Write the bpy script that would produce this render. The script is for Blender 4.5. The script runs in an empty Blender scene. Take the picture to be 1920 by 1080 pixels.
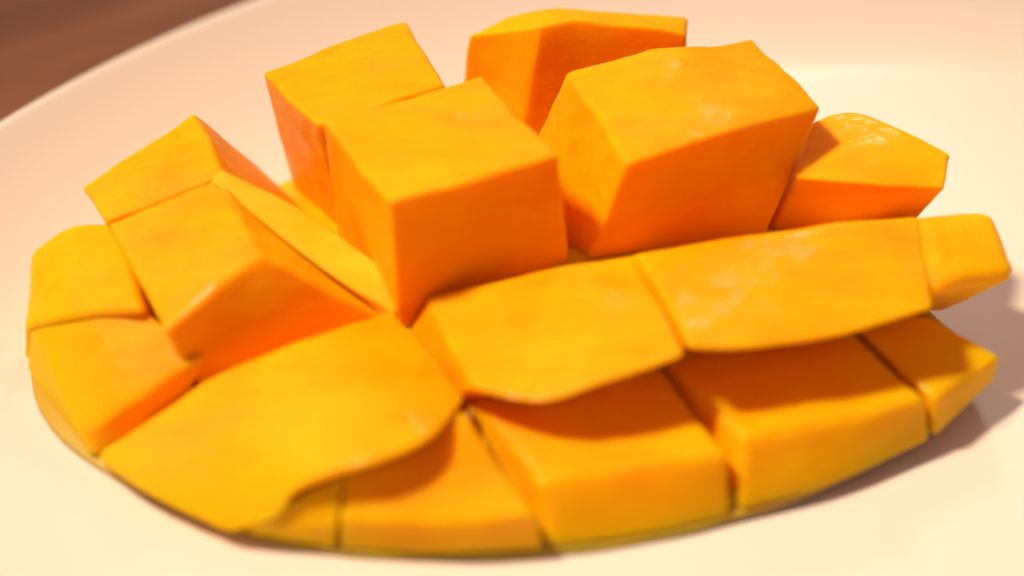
import bpy, bmesh, math, random
from mathutils import Vector, noise
random.seed(7)
CM = 0.01
scene = bpy.context.scene

# ---------------------------------------------------------------- camera
PITCH = math.radians(40.0)
DIST, FOCAL, SENSOR = 38.0, 100.0, 36.0          # cm, mm, mm
TARGET = Vector((0.0, 1.2, 0.0))                   # cm
FWD = Vector((0, math.cos(PITCH), -math.sin(PITCH)))
UP = Vector((0, math.sin(PITCH), math.cos(PITCH)))
CAMPOS = TARGET - FWD * DIST
cam = bpy.data.cameras.new('camera')
cam_o = bpy.data.objects.new('camera', cam)
scene.collection.objects.link(cam_o)
cam_o.location = CAMPOS * CM
cam_o.rotation_euler = (math.pi / 2 - PITCH, 0, 0)
cam.lens = FOCAL
cam.sensor_width = SENSOR
cam.clip_start = 0.01
cam.clip_end = 50
cam.dof.use_dof = True
cam.dof.focus_distance = 0.372
cam.dof.aperture_fstop = 6.0
scene.camera = cam_o

# ---------------------------------------------------------------- light
world = bpy.data.worlds.new('World')
scene.world = world
world.use_nodes = True
bg = world.node_tree.nodes['Background']
bg.inputs['Color'].default_value = (1.0, 0.62, 0.52, 1)
bg.inputs['Strength'].default_value = 0.29

def spot_lamp(name, aim, direction, dist, radius, power, colour, cone):
    d = Vector(direction).normalized()
    l = bpy.data.lights.new(name, 'SPOT')
    l.shadow_soft_size = radius
    l.energy = power
    l.color = colour
    l.spot_size = math.radians(cone)
    l.spot_blend = 1.0
    o = bpy.data.objects.new(name, l)
    scene.collection.objects.link(o)
    o.location = Vector(aim) * CM + d * dist
    o.rotation_euler = (-d).to_track_quat('-Z', 'Y').to_euler()
    return o
spot_lamp('ceiling_spot', (2.8, -2.6, 0.0), (-0.48, 0.03, 0.87), 1.2, 0.085, 74.0, (1.0, 0.82, 0.60), 19.0)
spot_lamp('added_back_lamp', (3.0, 2.0, 0.0), (0.10, 0.76, 0.64), 0.9, 0.06, 3.0, (1.0, 0.88, 0.72), 40)  # unseen lamp added behind for the plate glow and sheen on the flesh

scene.view_settings.view_transform = 'Standard'
scene.view_settings.look = 'None'
scene.view_settings.gamma = 1.0
scene.view_settings.exposure = 0.15
scene.render.resolution_x, scene.render.resolution_y = 1024, 576

# ---------------------------------------------------------------- helpers
def P(px, py, z):
    """pixel of the 1920x1080 photo + known height (cm) -> point in cm"""
    s = SENSOR / FOCAL / 1920.0
    d = FWD + Vector((1, 0, 0)) * ((px - 960) * s) + UP * ((540 - py) * s)
    t = (z - CAMPOS.z) / d.z
    return CAMPOS + d * t

def link(name, me, mat, parent=None):
    o = bpy.data.objects.new(name, me)
    scene.collection.objects.link(o)
    if mat: me.materials.append(mat)
    if parent: o.parent = parent
    return o

def smooth(me):
    for p in me.polygons: p.use_smooth = True

def N(nt, t, **kw):
    n = nt.nodes.new(t)
    for k, v in kw.items(): setattr(n, k, v)
    return n

def new_mat(name):
    m = bpy.data.materials.new(name)
    m.use_nodes = True
    nt = m.node_tree
    return m, nt, nt.nodes['Principled BSDF']

def noise_node(nt, coord, scale, detail=4, rough=0.55, mscale=None):
    t = N(nt, 'ShaderNodeTexNoise')
    t.inputs['Scale'].default_value = scale
    t.inputs['Detail'].default_value = detail
    t.inputs['Roughness'].default_value = rough
    if mscale:
        mp = N(nt, 'ShaderNodeMapping')
        mp.inputs['Scale'].default_value = mscale
        nt.links.new(coord, mp.inputs['Vector']); coord = mp.outputs['Vector']
    nt.links.new(coord, t.inputs['Vector'])
    return t.outputs['Fac']

def ramp(nt, fac, stops):
    r = N(nt, 'ShaderNodeValToRGB')
    e = r.color_ramp.elements
    while len(e) < len(stops): e.new(0.5)
    for el, (p, c) in zip(e, stops):
        el.position = p; el.color = (*c, 1)
    nt.links.new(fac, r.inputs['Fac'])
    return r.outputs['Color']

# ---------------------------------------------------------------- materials
def flesh_material():
    m, nt, b = new_mat('mango_flesh')
    tc = N(nt, 'ShaderNodeTexCoord').outputs['Object']
    big = noise_node(nt, tc, 55, 3)
    col = ramp(nt, big, [(0.3, (0.94, 0.335, 0.0005)), (0.7, (0.97, 0.425, 0.001))])
    fib = noise_node(nt, tc, 260, 5, 0.65, (0.3, 1.0, 1.0))
    fcol = ramp(nt, fib, [(0.30, (0.93, 0.74, 0.6)), (0.52, (1.0, 1.0, 1.0)), (0.72, (1.02, 1.2, 1.3))])
    ml = N(nt, 'ShaderNodeMix', data_type='RGBA', blend_type='MULTIPLY')
    ml.inputs['Factor'].default_value = 0.5
    nt.links.new(col, ml.inputs['A']); nt.links.new(fcol, ml.inputs['B'])
    col = ml.outputs['Result']
    # yellower flesh towards the skin, deeper orange at the core
    mp = N(nt, 'ShaderNodeMapping')
    mp.inputs['Scale'].default_value = (1 / 0.064, 1 / 0.042, 0)
    nt.links.new(tc, mp.inputs['Vector'])
    ln = N(nt, 'ShaderNodeVectorMath', operation='LENGTH')
    nt.links.new(mp.outputs['Vector'], ln.inputs[0])
    ad = N(nt, 'ShaderNodeMath', operation='MULTIPLY_ADD')
    nt.links.new(big, ad.inputs[0]); ad.inputs[1].default_value = 0.35
    nt.links.new(ln.outputs['Value'], ad.inputs[2])
    mr = N(nt, 'ShaderNodeMapRange', interpolation_type='SMOOTHSTEP')
    mr.inputs['From Min'].default_value = 0.85; mr.inputs['From Max'].default_value = 1.25
    nt.links.new(ad.outputs[0], mr.inputs['Value'])
    mc = N(nt, 'ShaderNodeMix', data_type='RGBA')
    nt.links.new(mr.outputs['Result'], mc.inputs['Factor'])
    nt.links.new(col, mc.inputs['A'])
    mc.inputs['B'].default_value = (0.96, 0.49, 0.001, 1)
    nt.links.new(mc.outputs['Result'], b.inputs['Base Color'])
    fine = noise_node(nt, tc, 900, 3, 0.6)
    mx = N(nt, 'ShaderNodeMath', operation='MULTIPLY_ADD')
    nt.links.new(fine, mx.inputs[0]); mx.inputs[1].default_value = 0.29
    nt.links.new(fib, mx.inputs[2])
    bp = N(nt, 'ShaderNodeBump')
    bp.inputs['Strength'].default_value = 0.28
    bp.inputs['Distance'].default_value = 0.0007
    nt.links.new(mx.outputs[0], bp.inputs['Height'])
    nt.links.new(bp.outputs['Normal'], b.inputs['Normal'])
    rr = N(nt, 'ShaderNodeMapRange')
    rr.inputs['To Min'].default_value = 0.40; rr.inputs['To Max'].default_value = 0.6
    nt.links.new(big, rr.inputs['Value'])
    nt.links.new(rr.outputs['Result'], b.inputs['Roughness'])
    b.inputs['Subsurface Weight'].default_value = 0.8
    b.inputs['Subsurface Radius'].default_value = (1.0, 0.32, 0.03)
    b.inputs['Subsurface Scale'].default_value = 0.0045
    b.inputs['Specular IOR Level'].default_value = 0.08
    # patchy film of juice
    wet = noise_node(nt, tc, 120, 4, 0.6)
    wr = N(nt, 'ShaderNodeMapRange')
    wr.inputs['From Min'].default_value = 0.48; wr.inputs['From Max'].default_value = 0.62
    wr.inputs['To Min'].default_value = 0.0; wr.inputs['To Max'].default_value = 0.22
    nt.links.new(wet, wr.inputs['Value'])
    nt.links.new(wr.outputs['Result'], b.inputs['Coat Weight'])
    b.inputs['Coat Roughness'].default_value = 0.10
    b2 = N(nt, 'ShaderNodeBump')
    b2.inputs['Strength'].default_value = 0.5
    b2.inputs['Distance'].default_value = 0.0006
    nt.links.new(noise_node(nt, tc, 420, 3, 0.5, (0.5, 1, 1)), b2.inputs['Height'])
    nt.links.new(b2.outputs['Normal'], b.inputs['Coat Normal'])
    return m

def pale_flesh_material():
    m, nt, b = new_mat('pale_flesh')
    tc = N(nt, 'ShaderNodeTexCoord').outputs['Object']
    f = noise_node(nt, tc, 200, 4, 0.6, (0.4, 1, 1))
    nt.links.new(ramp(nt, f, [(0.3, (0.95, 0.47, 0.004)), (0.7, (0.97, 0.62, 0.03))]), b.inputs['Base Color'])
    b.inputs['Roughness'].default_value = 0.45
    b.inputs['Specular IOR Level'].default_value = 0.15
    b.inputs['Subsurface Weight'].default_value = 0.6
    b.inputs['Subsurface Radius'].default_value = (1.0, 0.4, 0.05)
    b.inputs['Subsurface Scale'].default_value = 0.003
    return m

def skin_material():
    m, nt, b = new_mat('mango_skin')
    tc = N(nt, 'ShaderNodeTexCoord').outputs['Object']
    f = noise_node(nt, tc, 40, 4)
    col = ramp(nt, f, [(0.3, (0.34, 0.27, 0.014)), (0.55, (0.52, 0.36, 0.014)), (0.75, (0.62, 0.30, 0.012))])
    nt.links.new(col, b.inputs['Base Color'])
    b.inputs['Roughness'].default_value = 0.42
    return m

def fibre_material():
    m, nt, b = new_mat('pale_fibre')
    tc = N(nt, 'ShaderNodeTexCoord').outputs['Object']
    f = noise_node(nt, tc, 700, 4)
    col = ramp(nt, f, [(0.35, (0.80, 0.36, 0.03)), (0.65, (0.82, 0.48, 0.12))])
    nt.links.new(col, b.inputs['Base Color'])
    b.inputs['Roughness'].default_value = 0.4
    return m

def plate_material():
    m, nt, b = new_mat('white_glaze')
    tc = N(nt, 'ShaderNodeTexCoord').outputs['Object']
    f = noise_node(nt, tc, 14, 3)
    col = ramp(nt, f, [(0.3, (0.82, 0.735, 0.655)), (0.7, (0.85, 0.765, 0.685))])
    nt.links.new(col, b.inputs['Base Color'])
    b.inputs['Roughness'].default_value = 0.34
    b.inputs['Coat Weight'].default_value = 0.05
    b.inputs['Coat Roughness'].default_value = 0.08
    return m

def table_material():
    m, nt, b = new_mat('brown_wood')
    tc = N(nt, 'ShaderNodeTexCoord').outputs['Object']
    f = noise_node(nt, tc, 16, 6, 0.6, (0.5, 5.0, 1.0))
    col = ramp(nt, f, [(0.3, (0.15, 0.055, 0.030)), (0.5, (0.27, 0.105, 0.052)), (0.72, (0.37, 0.16, 0.085))])
    nt.links.new(col, b.inputs['Base Color'])
    b.inputs['Roughness'].default_value = 0.5
    return m

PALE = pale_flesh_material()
FLESH, SKIN, FIBRE = flesh_material(), skin_material(), fibre_material()
PLATE, TABLE = plate_material(), table_material()

# ---------------------------------------------------------------- table
TABLE_Z = -1.15
def build_table():
    bm = bmesh.new()
    bmesh.ops.create_grid(bm, x_segments=1, y_segments=1, size=0.9)
    me = bpy.data.meshes.new('table'); bm.to_mesh(me); bm.free()
    o = link('table', me, TABLE)
    o.location = (0.056, 0.1, TABLE_Z * CM)
    o.rotation_euler = (0, 0, math.radians(28))
    o['kind'] = 'structure'
build_table()

# ---------------------------------------------------------------- plate (lathe)
PC = (5.6, -7.3); PR = 16.5
def build_plate():
    top = []
    for i in range(15): top.append((13.4 * i / 14, 0.0))
    for i in range(1, 22):
        t = i / 21
        top.append((13.4 + (PR - 0.12 - 13.4) * t, 1.15 * (t ** 1.7)))
    prof = top + [(PR - 0.03, 1.19), (PR, 1.12), (PR - 0.03, 1.03), (PR - 0.2, 0.93),
                  (15.2, 0.30), (13.6, -0.35), (10.5, -0.48), (10.3, -1.10), (9.9, -1.15), (9.5, -1.10), (9.3, -0.45), (5, -0.42), (0, -0.42)]
    SEG = 192
    verts, faces = [], []
    idx = []
    for r, z in prof:
        if r == 0:
            verts.append((0, 0, z * CM)); idx.append([len(verts) - 1] * SEG)
        else:
            s = len(verts)
            for k in range(SEG):
                a = 2 * math.pi * k / SEG
                verts.append((r * math.cos(a) * CM, r * math.sin(a) * CM, z * CM))
            idx.append(list(range(s, s + SEG)))
    for j in range(len(prof) - 1):
        for k in range(SEG):
            f = []
            for v in (idx[j][k], idx[j][(k + 1) % SEG], idx[j + 1][(k + 1) % SEG], idx[j + 1][k]):
                if v not in f: f.append(v)
            if len(f) > 2: faces.append(f[::-1])
    me = bpy.data.meshes.new('plate'); me.from_pydata(verts, [], faces); me.update()
    bm = bmesh.new(); bm.from_mesh(me); bmesh.ops.recalc_face_normals(bm, faces=bm.faces); bm.to_mesh(me); bm.free()
    smooth(me)
    o = link('plate', me, PLATE)
    o.location = (PC[0] * CM, PC[1] * CM, 0)
    o['label'] = 'large round white ceramic plate under the cut mango, resting on brown table'
    o['category'] = 'plate'
build_plate()

# ---------------------------------------------------------------- mango half
mango = bpy.data.objects.new('mango_half', None)
scene.collection.objects.link(mango)
mango['label'] = 'half mango scored into yellow orange flesh cubes and turned inside out on white plate'
mango['category'] = 'mango'

# rim of the skin: front from the photo, back by symmetry (cm)
RIM = [P(x, y, 0.15).to_2d() for x, y in
       [(42, 690), (62, 765), (110, 825), (180, 872), (290, 935), (420, 990), (600, 1028), (820, 1040), (1030, 1032), (1210, 1008),
        (1380, 968), (1560, 915), (1720, 845), (1820, 780), (1872, 708)]]
RIM += [Vector(v) for v in [(5.75, -0.35), (5.35, 0.3), (5.2, 1.3), (4.7, 2.3), (3.5, 3.2), (1.8, 4.0), (0, 4.15), (-2.0, 3.9), (-3.8, 3.0), (-5.3, 1.85), (-6.1, 0.75)]]
RA = sorted((math.atan2(v.y, v.x), v.length) for v in RIM)
def rim_r(a):
    n = len(RA)
    for i in range(n):
        a0, r0 = RA[i]; a1, r1 = RA[(i + 1) % n]
        if i == n - 1: a1 += 2 * math.pi
        aa = a if a >= a0 else a + 2 * math.pi
        if a0 <= aa <= a1:
            t = (aa - a0) / (a1 - a0)
            return r0 + (r1 - r0) * t
    return RA[0][1]
_n = 360
_tab = [rim_r(-math.pi + 2 * math.pi * i / _n) for i in range(_n)]
for _ in range(3):
    _tab = [(_tab[i - 2] + 2 * _tab[i - 1] + 3 * _tab[i] + 2 * _tab[(i + 1) % _n] + _tab[(i + 2) % _n]) / 9 for i in range(_n)]
def rim(a):
    f = ((a + math.pi) / (2 * math.pi) * _n) % _n
    i = int(f); t = f - i
    return _tab[i % _n] * (1 - t) + _tab[(i + 1) % _n] * t
DOME_H = 0.9
def rim_lift(a):                       # the right end curls off the plate
    c = max(0.0, math.cos(a - 0.1))
    return 0.10 + 0.42 * c ** 4
def dome(x, y):
    a = math.atan2(y, x)
    q = min(1.0, math.hypot(x, y) / rim(a))
    return rim_lift(a) + DOME_H * (1 - q * q) ** 1.0

def sheet(name, mat, off_top, off_bot, rscale, parent):
    NR, NA = 26, 120
    verts, faces = [], []
    def add(off, top):
        base = len(verts)
        verts.append((0, 0, (dome(0, 0) + off) * CM))
        for i in range(1, NR + 1):
            q = math.sin(math.pi / 2 * i / NR) * rscale
            for k in range(NA):
                a = 2 * math.pi * k / NA - math.pi
                r = rim(a) * q
                x, y = r * math.cos(a), r * math.sin(a)
                qq = min(1, q)
                z = rim_lift(a) + DOME_H * (1 - qq * qq) ** 1.0 + off * (1 if top else 1)
                z += 0.03 * noise.noise((x * 1.3, y * 1.3, 4.0))
                verts.append((x * CM, y * CM, max(z, 0.012) * CM))
        for k in range(NA):
            k2 = (k + 1) % NA
            f = (base, base + 1 + k, base + 1 + k2)
            faces.append(f if top else f[::-1])
            for i in range(NR - 1):
                p = base + 1 + i * NA
                f = (p + k, p + NA + k, p + NA + k2, p + k2)
                faces.append(f if top else f[::-1])
        return base + 1 + (NR - 1) * NA
    t = add(off_top, True); b = add(off_bot, False)
    for k in range(NA):
        k2 = (k + 1) % NA
        faces.append((t + k, b + k, b + k2, t + k2))
    me = bpy.data.meshes.new(name); me.from_pydata(verts, [], faces); me.update(); smooth(me)
    return link(name, me, mat, parent)
sheet('skin', SKIN, -0.03, -0.11, 0.988, mango)
sheet('flesh_bed', FLESH, 0.05, -0.029, 0.958, mango)

# --- flesh cubes: each lofted between four rails (back / front, top / bottom), edges rounded
def rail(pts, u):
    n = len(pts) - 1
    if n == 1: return pts[0].lerp(pts[1], u)
    f = min(max(u * n, 0), n - 1e-6); i = int(f); t = f - i
    p1, p2 = pts[i], pts[i + 1]
    p0 = pts[i - 1] if i > 0 else p1 * 2 - p2
    p3 = pts[i + 2] if i + 2 <= n else p2 * 2 - p1
    return 0.5 * ((2 * p1) + (p2 - p0) * t + (2 * p0 - 5 * p1 + 4 * p2 - p3) * t * t + (3 * p1 - p0 - 3 * p2 + p3) * t ** 3)

def axis_samples(r, inner=22, edge=4):          # even inside, denser in the rounded edge
    c = 1 - r
    e = [c + r * math.tan(math.pi / 4 * (i + 1) / edge) for i in range(edge)]
    return [-v for v in reversed(e)] + [-c + 2 * c * i / inner for i in range(inner + 1)] + e
def flesh_cube(TB, TF, BB, BF, R=0.07, wob=0.05, seed=0, bulge=0.04, lb=(0, 0)):
    TB = [P(*p) for p in TB]; TF = [P(*p) for p in TF]
    def low(pts):
        out = []
        for p in pts:
            z = p[2] if len(p) > 2 else dome(p[0], p[1]) - 0.06
            out.append(Vector((p[0], p[1], z)))
        return out
    BB, BF = low(BB), low(BF)
    def mp(u, v, w):
        u, v, w = (u + 1) / 2, (v + 1) / 2, (w + 1) / 2
        b = rail(BB, u).lerp(rail(BF, u), 1 - v)
        t = rail(TB, u).lerp(rail(TF, u), 1 - v)
        k = (1 - u) ** 2 * 4 * v * (1 - v)
        return b.lerp(t, w) + Vector((lb[0] * k, lb[1] * k, 0))
    L = [(mp(1, 0, .3) - mp(-1, 0, .3)).length / 2, (mp(0, 1, .3) - mp(0, -1, .3)).length / 2, (mp(0, 0, 1) - mp(0, 0, -1)).length / 2]
    rr = [min(0.45, R / max(l, 0.05)) for l in L]
    key, verts, faces = {}, [], []
    def vid(p):
        k = tuple(round(c, 5) for c in p)
        if k in key: return key[k]
        q = [max(-(1 - r), min(1 - r, c)) for c, r in zip(p, rr)]
        d = [(c - a) / r for c, a, r in zip(p, q, rr)]
        n = math.sqrt(sum(x * x for x in d))
        if n > 1e-9: d = [x / n * max(abs(y) for y in d) for x, y in zip(d, d)]
        s = [a + r * x for a, r, x in zip(q, rr, d)]
        pt = mp(*s)
        # gentle swelling and knife wobble
        c = mp(0, 0, 0)
        out = (pt - c).normalized()
        sw = bulge * (1 - s[0] ** 2) * (1 - s[1] ** 2) * max(0, s[2])
        o3 = Vector((noise.noise(pt * 0.9 + Vector((seed * 3.1, 0, 0))), noise.noise(pt * 0.9 + Vector((0, seed * 3.1, 7))), noise.noise(pt * 0.9 + Vector((5, 0, seed * 3.1)))))
        fine = noise.noise(pt * 3.2 + Vector((seed, 2, 3)))
        top = (s[2] + 1) / 2
        pt = pt + Vector((0, 0, sw)) + o3 * wob * 1.3 * top + out * fine * wob * 0.3 * top + out * noise.noise(pt * 7.0 + Vector((seed, 1, 8))) * 0.010 * top
        verts.append(pt * CM); key[k] = len(verts) - 1
        return key[k]
    AX = [axis_samples(r) for r in rr]
    for ax in range(3):
        A1, A2 = AX[(ax + 1) % 3], AX[(ax + 2) % 3]
        for sgn in (-1, 1):
            for i in range(len(A1) - 1):
                for j in range(len(A2) - 1):
                    f = []
                    for a, b in ((i, j), (i + 1, j), (i + 1, j + 1), (i, j + 1)):
                        p = [0, 0, 0]
                        p[ax] = sgn; p[(ax + 1) % 3] = A1[a]; p[(ax + 2) % 3] = A2[b]
                        f.append(vid(p))
                    faces.append(f if sgn > 0 else f[::-1])
    me = bpy.data.meshes.new('flesh_cube'); me.from_pydata(verts, [], faces); me.update()
    bm = bmesh.new(); bm.from_mesh(me); bmesh.ops.recalc_face_normals(bm, faces=bm.faces); bm.to_mesh(me); bm.free()
    smooth(me)
    return link('flesh_cube', me, FLESH, mango)

def Q(px, py, z):
    return tuple(P(px, py, z))
def build_cubes():
    C = flesh_cube
    # back row
    C([(147, 352, 2.0), (362, 205, 2.4)], [(200, 420, 1.9), (420, 330, 2.3)],
      [(-5.0, 1.9), (-3.1, 3.0)], [(-4.8, .6), (-2.4, 1.45)], seed=1)
    C([(488, 132, 2.6), (757, 38, 2.7)], [(596, 235, 2.9), (835, 160, 2.95)],
      [(-3.0, 3.0), (-1.1, 3.75)], [(-2.25, 1.5), (-.35, 2.25)], seed=2)
    C([(880, 62, 2.5), (1000, 18, 2.7), (1292, 32, 2.6)], [(1010, 48, 3.0), (1110, 36, 3.0), (1285, 62, 2.8)],
      [(-.9, 3.8), (1.8, 3.85)], [(-.05, 2.35), (2.4, 2.85)], seed=3)
    # left end
    C([(60, 466, 1.3), (130, 422, 1.55), (222, 412, 1.7)], [(50, 610, 0.9), (140, 595, 1.3), (272, 590, 1.6)],
      [(-6.1, .9, .1), (-4.6, 1.0)], [Q(44, 680, .15), (-4.35, -.3)], R=0.12, seed=4)
    C([(52, 605, 0.9), (150, 575, 1.3), (262, 572, 1.5)], [(150, 812, 0.42), (270, 740, 0.9), (392, 672, 1.2)],
      [Q(44, 690, .12), (-4.4, -.4)], [Q(174, 864, .12), (-4.1, -1.6)], R=0.12, wob=0.025, seed=5)
    # second row
    C([(205, 418, 1.9), (408, 328, 2.4)], [(308, 622, 1.7), (492, 478, 2.25)],
      [(-4.75, .35), (-2.2, 1.25)], [(-3.85, -1.5), (-1.3, -.7)], seed=6)
    C([(608, 225, 3.0), (905, 138, 3.05)], [(728, 384, 3.05), (1050, 292, 3.1)],
      [(-2.3, 1.25), (-.25, 2.05)], [(-1.4, -.75), (.75, .0)], seed=7)
    C([(1058, 132, 2.9), (1230, 92, 3.0), (1408, 70, 2.85)], [(1180, 305, 3.0), (1360, 250, 3.0), (1545, 200, 2.75)],
      [(-.05, 2.1), (2.4, 2.65)], [(.95, .05), (3.25, .85)], seed=8)
    C([(1530, 222, 2.1), (1605, 206, 2.15), (1695, 244, 2.15), (1786, 290, 2.1)], [(1490, 328, 2.1), (1630, 348, 2.1), (1772, 350, 2.05)],
      [(2.65, 2.6), (5.1, 2.1)], [(3.4, 1.2), (5.05, 1.4)], seed=9)
    # thin sliver of flesh left standing in the cross cut
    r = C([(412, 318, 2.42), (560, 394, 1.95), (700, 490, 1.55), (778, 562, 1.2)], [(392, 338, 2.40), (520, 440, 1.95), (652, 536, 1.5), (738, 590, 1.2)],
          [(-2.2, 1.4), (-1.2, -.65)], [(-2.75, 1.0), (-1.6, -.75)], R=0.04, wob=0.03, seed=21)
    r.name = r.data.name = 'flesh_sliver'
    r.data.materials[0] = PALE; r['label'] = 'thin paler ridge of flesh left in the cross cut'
    # third row
    C([(185, 852, 0.42), (400, 710, 1.15), (610, 622, 1.55), (735, 578, 1.38)], [(430, 988, 0.32), (515, 968, 0.62), (552, 918, 1.0), (630, 890, 1.25), (720, 866, 1.42), (805, 822, 1.45), (868, 742, 1.25)],
      [Q(190, 868, .12), (-3.9, -1.5), (-1.45, -.7)], [Q(430, 990, .12), (-.8, -2.4)], R=0.06, lb=(-0.06, -0.08), seed=10)
    C([(796, 550, 1.45), (990, 512, 1.8), (1190, 482, 1.95)], [(886, 728, 1.5), (1020, 750, 1.62), (1165, 712, 1.85), (1292, 662, 1.95)],
      [(-1.35, -.7), (.85, .05)], [(-.75, -1.9), (1.55, -1.15)], R=0.08, seed=11)
    C([(1200, 478, 2.0), (1460, 432, 2.05), (1725, 402, 2.0)], [(1300, 652, 2.05), (1440, 652, 1.95), (1590, 625, 1.9), (1756, 582, 1.85)],
      [(.95, .1), (4.2, 1.15)], [(1.7, -1.1), (4.5, -.25)], R=0.09, seed=12)
    C([(1705, 398, 2.0), (1880, 382, 1.85)], [(1745, 555, 1.9), (1922, 520, 1.65)],
      [(4.2, 1.3), (5.3, 1.3)], [(4.6, -.2), (5.6, .1)], R=0.28, seed=13)
    # front row
    C([(500, 965, 0.6), (640, 890, 1.0)], [(480, 992, 0.3), (632, 990, 0.5)],
      [(-3.3, -3.4, .1), (-2.3, -3.1)], [Q(470, 1001, .12), Q(630, 1030, .12)], R=0.05, seed=14)
    C([(640, 880, 1.05), (872, 765, 1.25)], [(640, 975, 0.6), (830, 980, 0.65), (1008, 968, 0.7)],
      [(-2.2, -3.05), (-.75, -2.6)], [Q(640, 1032, .12), Q(830, 1040, .12), Q(1022, 1032, .12)], R=0.07, seed=15)
    C([(880, 712, 1.1), (1196, 640, 1.1)], [(1014, 908, 0.84), (1364, 852, 0.9)],
      [(-.65, -2.1), (1.65, -1.4)], [Q(1036, 1034, .1), Q(1210, 1010, .1), Q(1372, 973, .12)], R=0.09, seed=16)
    C([(1214, 638, 1.1), (1545, 580, 1.1)], [(1394, 826, 0.95), (1560, 795, 0.92), (1742, 748, 0.85)],
      [(1.8, -1.35), (4.3, -.5)], [Q(1388, 966, .15), Q(1560, 915, .2), Q(1745, 830, .25)], R=0.09, seed=17)
    C([(1560, 578, 1.1), (1745, 596, 1.1)], [(1752, 750, 0.82), (1880, 660, 0.8)],
      [(4.45, -.45), (5.5, -.1)], [Q(1752, 826, .25), Q(1868, 712, .4)], R=0.08, seed=18)
build_cubes()

# --- torn fibres left in the cut between the front cubes
def strand(pts, r0):
    pts = [P(*p) for p in pts]
    n, k = 14, 6
    verts, faces = [], []
    for i in range(n + 1):
        t = i / n
        c = rail(pts, t)
        c += Vector((noise.noise(c * 2.5), 0, noise.noise(c * 2.5 + Vector((9, 0, 0))))) * 0.05
        d = (rail(pts, min(1, t + .02)) - rail(pts, max(0, t - .02))).normalized()
        a = d.cross(Vector((0, 0, 1))).normalized(); b2 = d.cross(a)
        r = r0 * (0.35 + 0.65 * math.sin(math.pi * min(1, 0.12 + 0.86 * t))) * (1 + 0.35 * noise.noise(c * 5))
        for j in range(k):
            an = 2 * math.pi * j / k
            verts.append((c + a * r * math.cos(an) + b2 * r * 0.6 * math.sin(an)) * CM)
    for i in range(n):
        for j in range(k):
            faces.append((i * k + j, i * k + (j + 1) % k, (i + 1) * k + (j + 1) % k, (i + 1) * k + j))
    faces.append(tuple(range(k))[::-1]); faces.append(tuple(n * k + j for j in range(k)))
    me = bpy.data.meshes.new('fibre'); me.from_pydata(verts, [], faces); me.update(); smooth(me)
    return link('fibre', me, FIBRE, mango)
strand([(884, 764, 1.22), (881, 800, 1.12), (876, 840, 1.0), (866, 880, 0.9)], 0.018)
